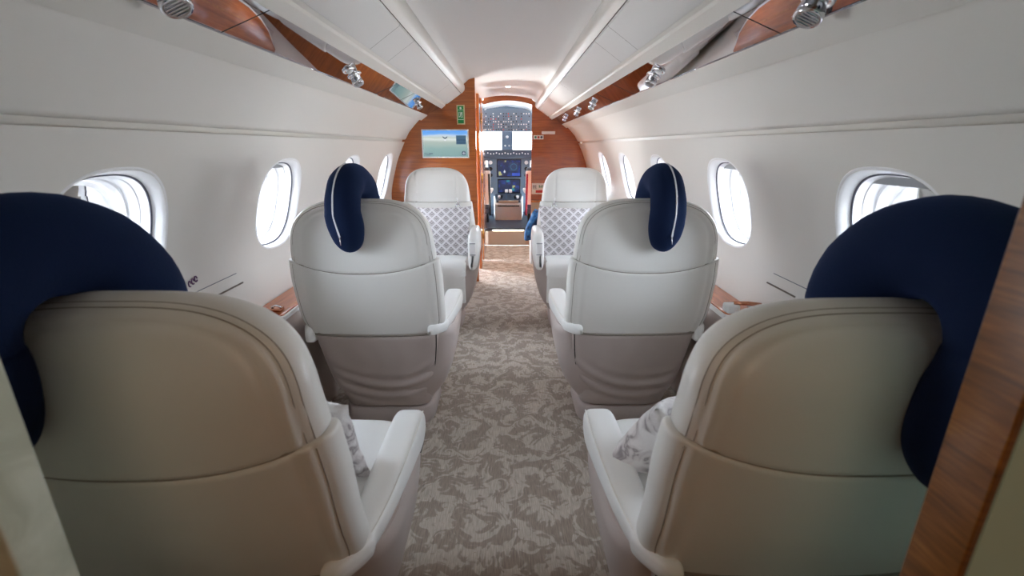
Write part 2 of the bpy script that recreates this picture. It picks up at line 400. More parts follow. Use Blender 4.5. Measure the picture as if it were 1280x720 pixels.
# ------------------------------------------------------------------ cabin shell
Y0, Y1 = -.75, 5.80
PROF = [(0, .93), (.30, .965), (.60, .99), (.70, 1.012), (.77, 1.024), (.83, 1.022), (.906, 1.007), (1.0, .982), (1.111, .946), (1.20, .906), (1.262, .876)]
def wallX(z): return smooth_interp(PROF, z)
WIN_R = [1.14, 2.02, 2.90, 3.78, 4.66]; WIN_L = [1.14, 2.02, 2.90, 3.78]
HW, HH, WZ, WN = .185, .185, .985, 2.6
ZB = [0, .1, .2, .3, .4, .5, .6, .68, .74]
PZ = [.74+i*(1.225-.74)/12 for i in range(13)]
ZT = [1.24, 1.262]
PW = .26
def hole_pt(dy, dz, s=1.0):
    r = (abs(dy/HW)**WN+abs(dz/HH)**WN)**(-1/WN)
    return dy*r*s, dz*r*s
def build_wall(sgn, wins, name, door=None):
    V = []; F = []
    def quad(a, b, c, d):
        n = len(V); V.extend([a, b, c, d]); F.append((n, n+1, n+2, n+3))
    P = lambda y, z: (sgn*wallX(z), y, z)
    cols = {Y0, Y1}
    for w in wins:
        for i in range(13): cols.add(round(w-PW+i*2*PW/12, 5))
    if door: cols |= set(door[:2])
    cols = sorted(cols)
    rows = ZB+PZ[1:]+ZT
    for c0, c1 in zip(cols, cols[1:]):
        inw = any(w-PW-1e-6 <= c0 and c1 <= w+PW+1e-6 for w in wins)
        for r0, r1 in zip(rows, rows[1:]):
            if inw and r0 >= PZ[0]-1e-6 and r1 <= PZ[-1]+1e-6: continue
            if door and door[0]-1e-6 <= c0 and c1 <= door[1]+1e-6 and r0 >= .0 and r1 <= 1.23: continue
            quad(P(c0, r0), P(c1, r0), P(c1, r1), P(c0, r1))
    for w in wins:
        ys = [round(w-PW+i*2*PW/12, 5)-w for i in range(13)]; zs = [z-WZ for z in PZ]
        per = [(y, zs[0]) for y in ys]+[(ys[-1], z) for z in zs[1:]]+[(y, zs[-1]) for y in ys[-2::-1]]+[(ys[0], z) for z in zs[-2:0:-1]]
        K = 5
        n = len(per)
        for k in range(K):
            for j in range(n):
                def pt(jj, kk):
                    dy, dz = per[jj % n]; hy, hz = hole_pt(dy, dz)
                    t = kk/K; return P(w+hy+(dy-hy)*t, WZ+hz+(dz-hz)*t)
                quad(pt(j, k), pt(j+1, k), pt(j+1, k+1), pt(j, k+1))
    # crease and upper panel up to the valance
    up = [(.876, 1.262), (.879, 1.262), (.912, 1.262), (.912, 1.281), (.871, 1.281), (.862, 1.291), (.83, 1.345), (.78, 1.40), (.740, 1.441), (.735, 1.452)]
    for (xa, za), (xb, zb) in zip(up, up[1:]):
        for c0, c1 in zip(cols, cols[1:]):
            quad((sgn*xa, c0, za), (sgn*xa, c1, za), (sgn*xb, c1, zb), (sgn*xb, c0, zb))
    o = struct(link_mesh(name, V, F, M['wall'])); sharp(o, 50)
    return o
build_wall(-1, WIN_L, 'wall_left', door=(4.80, 5.22)); build_wall(1, WIN_R, 'wall_right')

def strip(name, pts, mat, ya=Y0, yb=Y1, both=False, n=1):
    """a surface running fore and aft along a (x, z) profile"""
    V = []; F = []
    for i in range(n+1):
        y = ya+(yb-ya)*i/n; V += [(x, y, z) for x, z in pts]
    m = len(pts)
    for i in range(n):
        for j in range(m-1): F.append((i*m+j, i*m+j+1, (i+1)*m+j+1, (i+1)*m+j))
    o = link_mesh(name, V, F, mat); sharp(o, 30)
    return o
tn = [0]
def trim(pts, mat, ya=Y0, yb=Y1, sgn=1):
    tn[0] += 1
    return struct(strip('trim_%d' % tn[0], [(sgn*x, z) for x, z in pts], mat, ya, yb))
for sg in (-1, 1):
    ye = 4.14 if sg < 0 else Y1
    trim([(.737, 1.452), (.728, 1.438), (.722, 1.436), (.716, 1.440), (.69, 1.459), (.672, 1.473), (.668, 1.480)], M['band'], sgn=sg)
    st = trim([(.668, 1.480), (.668, 1.484), (.552, 1.537), (.550, 1.533)], M['mirror'], sgn=sg)
    trim([(.550, 1.533), (.546, 1.530), (.515, 1.553), (.512, 1.562), (.500, 1.570)], M['band'], sgn=sg)
    trim([(.505, 1.572), (.372, 1.658)], M['gap'], sgn=sg)           # backing behind the panel joints
    segs = [(Y0, .55), (.553, 1.87), (1.873, 2.13), (2.133, 3.45), (3.453, Y1)]
    for a, b in segs:
        trim([(.498, 1.568), (.494, 1.5685), (.43, 1.612), (.382, 1.644), (.379, 1.651)], M['ceil'], a, b, sg)
    trim([(.374, 1.654), (.372, 1.648), (.356, 1.664), (.347, 1.675), (.344, 1.690), (.346, 1.712), (.352, 1.722)], M['band'], sgn=sg)
# central headliner: recessed coves at both sides, gentle arch; forward of Y 4.2 a lower domed panel
half = [(.352, 1.722), (.340, 1.742), (.318, 1.756), (.285, 1.766), (.24, 1.776), (.18, 1.786), (.12, 1.793), (.06, 1.7965), (0, 1.798)]
arch = [(-x, z) for x, z in half]+[(x, z) for x, z in half[-2::-1]]
struct(strip('ceiling', arch, M['ceil'], Y0, Y1+.02))
sk = [(-.985, 1.20), (-1.06, 1.45), (-.8, 1.78), (-.45, 1.92), (0, 1.96), (.45, 1.92), (.8, 1.78), (1.06, 1.45), (.985, 1.20)]
struct(strip('trim_60', sk, M['gap'], Y0-.03, 7.25))  # unseen outer shell, added to stop daylight leaking in above the panels
# floor, aft closure
fl = MB().box(-1.0, 1.0, Y0, Y1, -.03, 0).build('floor', M['carpet']); struct(fl)
w = MB().box(-1.05, 1.05, Y0-.03, Y0, 0, 1.85).build('wall_back', M['bulk']); struct(w)

# ------------------------------------------------------------------ windows
def window(idx, sgn, yc, blind):
    root = bpy.data.objects.new('window_%d' % idx, None); C.objects.link(root); root.location = (sgn*.98, yc, WZ); root.empty_display_size = .1
    struct(root)
    K = 72
    steps = [(1.045, .0008), (1.035, -.0012), (1.015, -.0015), (1.0, .001), (.98, .008), (.96, .020), (.945, .032)]
    steps2 = [(.925, .036), (.915, .060), (.905, .062), (.892, .092), (.870, .094), (.862, .125), (.80, .127), (.79, .145)]
    def ring(s, d):
        R = []
        for k in range(K):
            t = 2*PI*k/K; dy, dz = hole_pt(math.cos(t), math.sin(t), s); z = WZ+dz
            R.append((sgn*(wallX(z)+d)-sgn*.98, dy, dz))
        return R
    sharp(MB().loft([ring(*s) for s in steps], caps=False).build('window_frame', M['frame'], root, smooth=True), 60)
    MB().loft([ring(.945, .032), ring(.94, .034), ring(.93, .030), ring(.925, .036)], caps=False).build('window_seal', M['seal'], root, smooth=True)
    sharp(MB().loft([ring(*s) for s in steps2], caps=False).build('window_reveal', M['frame'], root, smooth=True), 30)
    g = MB(); rg = ring(.80, .125); g.add(rg, [tuple(range(K))]); g.build('pane', M['glass'], root)
    if blind:
        zc = HH*.90; zl = HH*(1-blind*2)
        b = MB(); pts = []
        for k in range(41):
            t = PI*k/40; dy, dz = hole_pt(math.cos(t), math.sin(t), .90)
            if dz >= zl: pts.append((dy, dz))
        xs = lambda dz, d: sgn*(wallX(WZ+dz)+d)-sgn*.98
        f = [(xs(z, .055), y, z) for y, z in pts]; r = [(xs(z, .062), y, z) for y, z in pts]
        b.loft([f, r]); sharp(b.build('window_blind', M['blind'], root), 30)
    return root
wi = 1
for y in WIN_L: window(wi, -1, y, .10 if 1.5 < y < 2.5 else 0); wi += 1
for y in WIN_R: window(wi, 1, y, .11 if y < 2.5 else .06); wi += 1

# ------------------------------------------------------------------ bulkheads
HALFOUT = [(.26, 1.77), (.352, 1.698), (.44, 1.632), (.525, 1.568), (.566, 1.542), (.646, 1.504), (.715, 1.452), (.782, 1.397), (.872, 1.272), (.946, 1.109), (1.007, .906), (1.024, .77), (1.01, .70), (.99, .60), (.965, .30), (.93, .002)]
def prism_y(outline, y0, y1):
    b = MB(); b.loft([[(x, y0, z) for x, z in outline], [(x, y1, z) for x, z in outline]]); return b
def oversize(pts, k=1.025):
    return [(x*k, 1+(z-1)*k if z > .1 else z) for x, z in pts]
HALFV = HALFOUT
o = prism_y([(-.26, 1.80)]+[(-x, z) for x, z in oversize(HALFOUT[1:])]+[(-.26, .002)], 4.14, 4.175).build('wall_front_left', M['bulk'], bevel=.002)
struct(o)
# forward bulkhead with the cockpit doorway
VX1 = -.267; VX2 = .307
arc = lambda x: 1.745-.045*((x-.02)/.287)**2
top2 = lambda x: 1.795-.085*(abs(x)/.352)**2
right = [(VX2, .002)]+[(VX2, arc(VX2))]+[(VX2, top2(VX2)+.02)]+[(x, z) for x, z in oversize(HALFOUT[1:])]
prism_y(right, 5.80, 5.84).build('wall_front_right', M['bulk'])
struct(bpy.data.objects['wall_front_right'])
hd = [(VX1+(VX2-VX1)*i/16, arc(VX1+(VX2-VX1)*i/16)) for i in range(17)]
hd = hd+[(x, top2(x)+.03) for x in [VX1+(VX2-VX1)*i/16 for i in range(16, -1, -1)]]
struct(prism_y(hd, 5.80, 5.84).build('wall_front_header', M['bulk'])).name = 'trim_41'
left = [(VX1, .002), (VX1, arc(VX1)), (VX1, top2(VX1))]+[(-x, z) for x, z in oversize(HALFOUT[1:])]
struct(prism_y(left, 5.80, 5.84).build('wall_front_jamb', M['bulk'])).name = 'trim_42'

# two narrow wooden leaves of the folding vestibule door, edge-on beside the aisle
t = thing('folding_door', 'narrow orange wooden door leaves folded along the aisle behind the left bulkhead', 'door', (-.27, 4.9, 0))
MB().box(-.012, .012, -.28, .06, .0, 1.70).build('door_leaf', M['edge_w'], t, bevel=.002)
MB().box(-.010, .014, .12, .86, .0, 1.695).build('door_leaf', M['edge_w'], t, bevel=.002)
for z in (.25, .85, 1.45):
    MB().cyl((.012, .09, z), (0, 0, 1), .010, .010, .10, 12).build('hinge', M['brass'], t, smooth=True)

# ------------------------------------------------------------------ television and signs on the left bulkhead
t = thing('television', 'flat cabin screen showing pale terrain under blue sky on the left bulkhead', 'television', (-.524, 4.14, 1.247))
MB().box(-.202, .202, -.016, .0, -.118, .118).build('bezel', M['cream'] if False else M['white_p'], t, bevel=.003)
sc_ = MB().box(-.192, .192, -.0185, -.016, -.108, .108).build('screen', M['tv'], t)
p = MB().box(.095, .18, -.0195, -.0187, -.005, .068).build('map_box', M['scr_dark'], t)
MB().box(.098, .177, -.0202, -.0196, .028, .034).box(.098, .177, -.0202, -.0196, .008, .012).build('map_lines', M['scr_navy'], p)
a = MB()
a.add([(-.022, -.0195, .062), (-.006, -.0195, .052), (0, -.0195, .045), (.006, -.0195, .052), (.022, -.0195, .062), (.018, -.0195, .050), (0, -.0195, .036), (-.018, -.0195, .050)], [(0, 1, 7), (1, 2, 6, 7), (2, 3, 5, 6), (3, 4, 5)])
a.build('aircraft_mark', M['scr_navy'], t)
MB().add([(-.012, -.0196, .030), (0, -.0196, .040), (.012, -.0196, .030), (0, -.0196, .022)], [(0, 1, 2, 3)]).build('aircraft_mark', M['scr_white'], t)
MB().lathe((.158, -.0187, -.078), (0, -1, 0), [(.018, 0), (.018, .001)], 24).build('compass_badge', M['scr_navy'], t)
MB().box(.146, .170, -.0202, -.0198, -.0805, -.0755).box(.1555, .1605, -.0202, -.0198, -.090, -.066).build('compass_cross', M['scr_white'], t)
MB().box(-.185, -.155, -.0195, -.0187, -.085, -.080).box(-.145, -.11, -.0195, -.0187, -.085, -.078).box(-.165, -.13, -.0195, -.0187, -.095, -.091).build('caption_marks', M['scr_navy'], t)

t = thing('exit_sign', 'tall narrow green sign with cream border at top of the left bulkhead', 'sign', (-.384, 4.14, 1.482))
MB().box(-.034, .034, -.006, 0, -.078, .078).build('sign_border', M['cream'], t, bevel=.001)
MB().box(-.025, .025, -.008, -.006, -.069, .069).build('sign_face', M['green'], t)
MB().box(-.024, .024, -.009, -.008, .036, .039).build('dividing_line', M['sign_w'], t)
MB().box(-.024, .024, -.009, -.008, -.040, -.036).build('dividing_line', M['sign_w'], t)
g = MB()   # figure in a doorway
g.box(-.017, -.013, -.009, -.008, -.022, .022).box(-.017, .004, -.009, -.008, .019, .022).box(.012, .016, -.009, -.008, -.022, .024)
g.box(-.006, .010, -.009, -.008, .004, .012).box(-.004, .004, -.009, -.008, -.012, .006).box(.003, .012, -.009, -.008, -.022, -.016).box(-.010, -.004, -.009, -.008, -.020, -.010)
g.lathe((.004, -.008, .016), (0, -1, 0), [(.005, 0), (.005, .001)], 12)
g.lathe((0, -.008, .052), (0, -1, 0), [(.009, 0), (.009, .001)], 16)
g.build('sign_figure', M['sign_w'], t)

# forward bulkhead fittings (right)
t = thing('placard', 'small white placard with three coloured marks high on the right bulkhead', 'sign', (.389, 5.80, 1.331))
MB().box(-.061, .061, -.004, 0, -.024, .024).build('plate', M['sign_w'], t, bevel=.001)
for k, mm in enumerate(('teal', 'red', 'blueink')):
    g = MB().lathe((-.036+.036*k, -.004, 0), (0, -1, 0), [(.014, 0), (.014, .001)], 16)
    g.build('round_mark', M[mm], t)
t = thing('door_pull', 'long rounded white pull strip above the placard on the right bulkhead', 'handle', (.507, 5.80, 1.382))
MB().box(-.082, .082, -.014, -.0, -.018, .018).build('grip', M['white_p'], t, bevel=.0065)
t = thing('safety_notice', 'white notice with red and green print low on the right bulkhead', 'sign', (.40, 5.80, .72))
MB().box(-.085, .085, -.004, 0, -.068, .068).build('plate', M['sign_w'], t, bevel=.001)
MB().box(-.035, .080, -.005, -.004, -.050, -.018).build('red_panel', M['red'], t)
g = MB()
for k in range(4): g.box(.005+.018*k, .016+.018*k, -.005, -.004, .012, .045-.008*(k % 2))
g.build('green_print', M['teal'], t)
g = MB()
for k in range(3): g.box(-.070+.016*k, -.062+.016*k, -.005, -.004, .010, .044)
g.box(-.072, -.02, -.005, -.004, -.002, .003)
g.build('grey_print', M['blueink'], t)
t = thing('bulkhead_cabinet', 'beige and wood low cabinet against the right bulkhead by the cockpit door', 'cabinet', (.46, 5.72, 0))
MB().box(-.15, .30, 0, .078, 0, .56).build('body', M['beige'], t, bevel=.004)
MB().box(-.155, .305, -.012, .078, .56, .585).build('top', M['edge_w'], t, bevel=.003)
MB().box(-.14, .29, -.010, 0, .02, .42).build('door', M['bulk'], t, bevel=.003)
# downlight in the vestibule ceiling
t = thing('ceiling_downlight', 'small round lit downlight in the ceiling before the cockpit', 'light', (.02, 4.95, 1.794))
MB().lathe((0, 0, .012), (0, 0, -1), [(.034, 0), (.034, .008), (.028, .011), (.024, .008)], 28).build('trim_ring', M['white_p'], t, smooth=True)
MB().lathe((0, 0, .004), (0, 0, -1), [(.024, 0), (.022, .003)], 24).build('lens', M['lamp'], t)

# ------------------------------------------------------------------ step up to the cockpit and cockpit
struct(MB().box(-.60, .60, 5.845, 7.6, .0, .222).build('floor_cockpit', M['slate_d'])).name = 'floor.001'
t = thing('cockpit_step', 'beige step riser below the cockpit doorway', 'step', (.02, 5.82, 0))
MB().box(-.286, .286, -.02, .02, .0, .185).build('riser', M['step'], t, bevel=.002)
MB().box(-.286, .286, -.030, .02, .205, .226).build('nosing', M['slate_d'], t, bevel=.003)
MB().box(-.20, .20, -.018, .016, .187, .203).build('light_strip', M['led'], t)
# cockpit shell
V = []; F = []
csec = [(-.98, .2), (-1.0, .8), (-.88, 1.25), (-.6, 1.6), (-.3, 1.80), (0, 1.84), (.3, 1.80), (.6, 1.6), (.88, 1.25), (1.0, .8), (.98, .2)]
for y, sx, sz in [(5.845, 1, 1), (6.6, .98, .985), (7.2, .95, .95)]:
    V += [(x*sx, y, (z if z < .9 else .9+(z-.9)*sz)) for x, z in csec]
m_ = len(csec)
for i in range(2):
    for j in range(m_-1): F.append((i*m_+j, i*m_+j+1, (i+1)*m_+j+1, (i+1)*m_+j))
struct(link_mesh('wall_cockpit', V, F, M['cockpit_w']))
# windscreen surround: slate frame with two openings
g = MB()
g.box(-.95, -.60, 7.20, 7.26, .2, 1.80).box(.60, .95, 7.20, 7.26, .2, 1.80)
g.box(-.62, .62, 7.20, 7.26, 1.46, 1.80).box(-.62, .62, 7.20, 7.26, .2, 1.175)
g.box(-.074, .094, 7.20, 7.26, 1.17, 1.47)
struct(g.build('window_frame_cockpit', M['slate'])).name = 'window_10'
g = MB().box(-.60, -.074, 7.235, 7.24, 1.175, 1.46).box(.094, .60, 7.235, 7.24, 1.175, 1.46)
gl = g.build('pane', M['glass'], bpy.data.objects['window_10'])
g = MB()
for dx in (-.02, .04): g.lathe((dx, 7.20, 1.235), (0, -1, 0), [(.014, 0), (.014, .006), (.008, .01)], 12)
g.lathe((.01, 7.20, 1.36), (0, -1, 0), [(.022, 0), (.022, .01), (.012, .018)], 14)
g.build('compass_fittings', M['cockpit_w'], bpy.data.objects['window_10'], smooth=True)

# overhead panel
t = thing('overhead_panel', 'dark slate overhead switch panel seen through the cockpit doorway', 'control panel', (.02, 6.62, 1.56))
out = [(-.34, -.14), (-.34, .06), (-.31, .125), (-.25, .148), (.25, .148), (.31, .125), (.34, .06), (.34, -.14)]
prism_y(out, -.02, .05).build('panel_body', M['slate'], t, bevel=.004)
rnd = random.Random(3)
def dup(o, loc, parent):
    c = o.copy(); C.objects.link(c); c.parent = parent; c.location = loc; return c
protos = {}
for r in range(7):
    for c in range(18):
        x = -.30+c*.0345+rnd.uniform(-.004, .004); z = -.115+r*.034
        if rnd.random() < .32: continue
        k = rnd.random(); key = 'cockpit_w' if k < .45 else 'red' if k < .6 else 'black'
        if key not in protos:
            protos[key] = MB().box(-.0060, .0060, -.030, -.020, -.0075, .0075).build('switch', M[key], t, loc=(x, 0, z))
        else: dup(protos[key], (x, 0, z), t)

# instrument panel
t = thing('instrument_panel', 'cockpit instrument panel with lit blue displays under the windscreen', 'control panel', (.02, 6.92, 0))
MB().box(-.62, .62, -.06, .27, 1.075, 1.18).build('glareshield', M['slate_d'], t, bevel=.012)
kb = MB().lathe((0, 0, 0), (0, -1, 0), [(.009, 0), (.008, .012)], 10).build('knob', M['cockpit_w'], t, loc=(-.29, -.06, 1.135))
for k in range(1, 15): dup(kb, (-.29+k*.0415, -.06, 1.135-(.012 if k % 3 else 0)), t)
MB().box(-.62, .62, -.0, .26, .54, 1.075).build('panel_body', M['slate'], t, bevel=.006)
MB().box(-.165, .195, -.014, 0, .79, 1.045).build('display_bezel', M['black'], t, bevel=.004)
d = MB().box(-.150, .180, -.018, -.014, .805, 1.03).build('main_display', M['avA'], t)
MB().box(.06, .175, -.020, -.018, .812, .852).build('display_field', M['av_blue'], d)
MB().box(.02, .15, -.0195, -.018, .875, 1.0).build('display_field', M['scr_navy'], d)
MB().add([(-.05, -.0195, .90), (-.035, -.0195, .865), (-.05, -.0195, .85), (-.065, -.0195, .865)], [(0, 1, 2, 3)]).build('display_mark', M['scr_white'], d)
g = MB().tube([(.085+.045*math.cos(a), -.021, .938+.045*math.sin(a)) for a in [k*2*PI/24 for k in range(25)]], .002, 6); g.build('compass_rose', M['av_cyan'], d)
MB().box(-.155, .185, -.010, 0, .555, .765).build('display_bezel', M['black'], t, bevel=.004)
MB().box(-.14, .17, -.014, -.010, .575, .750).build('lower_display', M['avB'], t)
for k, z in enumerate((1.0, .91, .82)):
    for x in (-.255, .27):
        MB().lathe((x, 0, z), (0, -1, 0), [(.028, 0), (.028, .008), (.018, .01)], 20).build('dial', M['black'] if k else M['cockpit_w'], t, smooth=False)
for x in (-.34, .37):
    g = MB().loft([[(x+dx*s, -.05-.06*q, .45+.58*q) for dx, s in ((-.05, 1), (.05, 1))]+[(x+.05, .0, .45+.58*q), (x-.05, .0, .45+.58*q)] for q, s in ((0, 1), (.5, 1), (1, 1))])
    g.build('side_fairing', M['cockpit_w'], t, bevel=.012)
# centre pedestal
t = thing('centre_pedestal', 'pale centre pedestal with throttle levers between the pilot seats', 'control console', (.025, 6.45, .222))
sec = lambda y, w, z0, z1: [(-w, y, z0), (w, y, z0), (w, y, z1), (-w, y, z1)]
MB().loft([sec(.02, .19, .0, .22), sec(.05, .19, 0, .27), sec(.45, .22, 0, .30)]).build('housing', M['cockpit_w'], t, bevel=.012)
MB().loft([[(-.17, .03, .235), (.17, .03, .235), (.17, .05, .275), (-.17, .05, .275)], [(-.20, .44, .300), (.20, .44, .300), (.20, .44, .325), (-.20, .44, .325)]]).build('control_deck', M['slate_d'], t)
MB().box(-.14, .14, .018, .05, .245, .275).build('front_grille', M['beige'], t, bevel=.004)
MB().box(-.155, .155, .004, .022, .195, .210).build('kick_line', M['black'], t)
for x in (-.028, .028):
    MB().box(x-.022, x+.022, .18, .23, .37, .415).build('throttle_lever', M['white_p'], t, bevel=.008)
    MB().box(x-.008, x+.008, .19, .22, .27, .38).build('lever_arm', M['slate'], t)
for x in (-.13, -.095, .095, .13):
    MB().lathe((x, .16, .275), (0, -.3, 1), [(.012, 0), (.012, .03), (.018, .035), (.018, .06), (.01, .066)], 14).build('control_knob', M['cockpit_w'] if abs(x) > .1 else M['black'], t, smooth=True)
# pilot seats, only their inboard edges show
for sx, lab in ((-1, 'left'), (1, 'right')):
    t = thing('pilot_seat', 'dark pilot seat with white shell at the %s of the cockpit pedestal' % lab, 'seat', (.02+sx*.44, 6.25, .222))
    MB().box(-.20, .20, -.02, .32, .12, .24).build('seat_cushion', M['slate_d'], t, bevel=.03)
    MB().box(-.17, .17, .02, .28, .0, .12).build('base', M['black'], t, bevel=.01)
    MB().box(-.20, .20, -.10, -.01, .20, .74).build('backrest', M['slate_d'], t, bevel=.035)
    MB().box(-.21, .21, -.125, -.08, .26, .70).build('back_shell', M['cockpit_w'], t, bevel=.02)
    g = MB().tube([(-sx*.205, -.05, .42), (-sx*.215, .08, .44), (-sx*.215, .26, .43)], [.02, .024, .02], 12)
    g.build('armrest', M['white_p'], t, smooth=True)
    MB().tube([(-sx*.19, -.13, .66), (-sx*.195, -.135, .40), (-sx*.2, -.13, .12)], .014, 8).build('harness_strap', M['magenta'] if sx > 0 else M['black'], t, smooth=True)

# ------------------------------------------------------------------ the cabin seats
def make_seat(name, label, loc, rz, asd, zt=1.04, arm_up=0.0, group=None):
    """asd = +1 / -1: local side where the wide aisle armrest sits. y forward, rear of the seat at y<0"""
    root = thing(name, label, 'seat', loc, rz, group)
    zk = .87; n = 3.1
    lift = zt-1.04
    zs_ = .770 if not arm_up else .835
    Aw = [(.49, .278), (.56, .291), (.70, .292), (zs_-.002, .285), (zs_+.002, .274), (.90, .265), (1.04+lift, .250)]
    if arm_up: Aw = [(z, a*(1-.10*min(1, max(0, (z-.55)/.25)))) for z, a in Aw]
    YR = [(.09, -.045), (.30, -.105), (.49, -.155), (.62, -.20), (.77, -.232), (.90, -.240), (1.0+lift, -.222), (1.04+lift, -.21)]
    def dims(z, upper=True):
        A = interp(Aw, z); kz = 1.0; kb = 1.0
        if z > zk:
            kz = max(0, 1-((z-zk)/(zt-zk))**n)**(1/n)
            e = (z-(zt-.055))/.055
            if e > 0: kb = max(0, 1-e**2.2)**(1/2.2)
        yr = smooth_interp(YR, z); br, bf = .062, interp([(.86, .074), (.99, .052)], z)
        yc = yr+br
        return A, A*kz, yc, br*(.35+.65*kz)*kb, bf*(.55+.45*kz)*kb
    nn = 2.75
    def rear(x, z, off=0):
        A, a, yc, br, bf = dims(z)
        t = min(1, abs(x)/max(a, 1e-4)); return yc-br*(1-t**nn)**(1/nn)-off
    def q_of(x, z):
        A = interp(Aw, z); t = max(0, (z-zk)/(zt-zk))
        return ((abs(x)/A)**n+t**n)**(1/n)
    def panel(z0, z1, nm, cap_top):
        rings = []; K = 200
        zs = []
        if cap_top:
            m = 60
            for i in range(m+1):
                u = i/m
                zs.append(z0+(z1-z0)*math.sin(u*PI/2)**.9 if u > 0 else z0)
            zs = [z0, z0+.002, z0+.005, z0+.009, z0+.014]+[z for z in zs if z > z0+.018]
        else:
            m = 26; zs = [z0, z0+.002, z0+.005, z0+.009]+[z0+.014+(z1-z0-.028)*i/m for i in range(m+1)]+[z1-.009, z1-.005, z1-.002, z1]
        for z in zs:
            zz = min(z, zt-1e-4)
            A, a, yc, br, bf = dims(zz)
            pts = sell(a, a, nn, K, br, bf)
            ed = z-z0
            if not cap_top: ed = min(ed, z1-z)
            sq = .0042*(1-min(1, ed/.008))**2
            ring = []
            for (x, y) in pts:
                Y = yc+y; X = x
                rx, ry = (x/max(a, .02)), (y/max(br, .02))
                ln = math.hypot(rx, ry) or 1
                d = sq
                q = q_of(x, z)
                if y < 0:
                    d += .0026*math.exp(-((q-.925)/.012)**2)+.0032*math.exp(-((q-.83)/.030)**2)
                    d -= .0014*math.exp(-((q-.875)/.025)**2)
                else:
                    d += .004*math.exp(-((abs(x)-.150)/.008)**2)*(1 if z < zt-.03 else 0)
                ring.append((X-d*rx/ln, Y-d*ry/ln, zz))
            rings.append(ring)
        o = MB().loft(rings).build(nm, M['leather'], root, smooth=True); sharp(o, 60)
        return o
    up = panel(zs_+.0015, zt, 'upper_backrest', True)
    lo = panel(.492, zs_-.0015, 'lower_backrest', False)
    # seams: rim seam round the upper panel, side seams on the lower one
    pts = []
    for i in range(61):
        t = PI*i/60; c, s_ = math.cos(t), math.sin(t)
        xx = math.copysign(abs(c)**(2/n), c)*.925; zz = zk+(zt-zk)*.925*abs(s_)**(2/n)
        x = xx*interp(Aw, zz); pts.append((x, rear(x, zz)+.0016, zz))
    pre = [(interp(Aw, z)*.925, rear(interp(Aw, z)*.925, z)+.0016, z) for z in (zs_+.004, zs_+.012)]
    pts = pre+pts+[(-x, y, z) for x, y, z in pre[::-1]]
    MB().tube(pts, .0009, 6).build('seam', M['seam'], up, smooth=True)
    for sx in (-1, 1):
        pl = [(sx*interp(Aw, z)*.925, rear(interp(Aw, z)*.925, z)+.0016, z) for z in [.50+i*(zs_-.51)/10 for i in range(11)]]
        MB().tube(pl, .0011, 6).build('seam', M['seam'], lo, smooth=True)
    pts2 = []
    for i in range(61):
        t = PI*i/60; c, s_ = math.cos(t), math.sin(t)
        xx = math.copysign(abs(c)**(2/n), c)*.962; zz = zk+(zt-zk)*.958*abs(s_)**(2/n)
        x = xx*interp(Aw, zz); pts2.append((x, rear(x, zz)+.0002, zz))
    pr2 = [(interp(Aw, z)*.962, rear(interp(Aw, z)*.962, z)+.0002, z) for z in (zs_+.004, zs_+.03)]
    MB().tube(pr2+pts2+[(-x, y, z) for x, y, z in pr2[::-1]], .0008, 6).build('seam', M['seam'], up, smooth=True)
    A, a, yc, br, bf = dims(zs_+.003)
    MB().loft([[(x*.975, yc+y*.93, z) for x, y in sell(a, a, nn, 90, br, bf)] for z in (zs_-.004, zs_+.004)]).build('seam', M['seam'], up, smooth=True)
    A, a, yc, br, bf = dims(.492)
    MB().loft([[(x*.985, yc+y*.985, z) for x, y in sell(a, a, nn, 90, br, bf)] for z in (.484, .496)]).build('seam', M['seam'], lo, smooth=True)
    # the cross seam rises towards both sides of the back
    if not arm_up:
        for part in [up, lo]+list(up.children)+list(lo.children):
            for v in part.data.vertices:
                x, z = v.co.x, v.co.z
                v.co.z = z+.046*min(1.15, abs(x)/.27)**2.4*math.exp(-((z-zs_)/.105)**2)
    # taupe rear skirt with sagging folds
    W = [(.09, .190), (.20, .212), (.30, .236), (.40, .252), (.487, .260)]
    rings = []; K = 150
    zs = [.092, .094, .098, .105]+[.115+i*.0105 for i in range(35)]+[.480, .484, .487]
    for z in zs:
        w = smooth_interp(W, z); yr = smooth_interp(YR, z); ed = min(z-.092, .487-z); sq = .008*(1-min(1, ed/.012))**2
        ring = []
        for x, y in sell(w-sq, w-sq, 4, K, .09, .07):
            d = 0
            if y < 0:
                zz = z-.085*(x/.22)**2*(1 if x*asd > 0 else .7)
                amp = math.exp(-((zz-.20)/.07)**2)
                d = .0075*amp*math.sin((zz-.17)*95+1.5*x*8)+.003*noise.noise(Vector((x*14, z*14, loc[0]*5)))
            ring.append((x, yr+.09+y+d+(sq if y < 0 else 0), z))
        rings.append(ring)
    sharp(MB().loft(rings).build('rear_skirt', M['taupe'], root, smooth=True), 60)
    sk_ = [(asd*smooth_interp(W, z)*.955, smooth_interp(YR, z)+.0305, z) for z in [.17+i*.0195 for i in range(17)]]
    MB().tube(sk_, .0022, 6).build('seam', M['darkgap'], root.children[-1] if False else [c_ for c_ in root.children if c_.name.startswith('rear_skirt')][0], smooth=True)
    # base plinth
    MB().loft([[(x, .125+y, z) for x, y in sell(a_, a_, 6, 64, b_, b_)] for z, a_, b_ in ((.0, .196, .165), (.006, .2, .170), (.075, .2, .168), (.084, .194, .160), (.086, .18, .15))]).build('base', M['taupe'], root, smooth=True)
    sharp(root.children[-1], 40)
    # side tub
    T = [(.088, .185, .185, -.02, .265), (.13, .215, .205, -.04, .285), (.20, .262, .24, -.07, .30), (.30, .296, .265, -.09, .312), (.40, .315, .28, -.107, .32), (.475, .322, .285, -.118, .322), (.492, .312, .278, -.112, .315)]
    rings = []
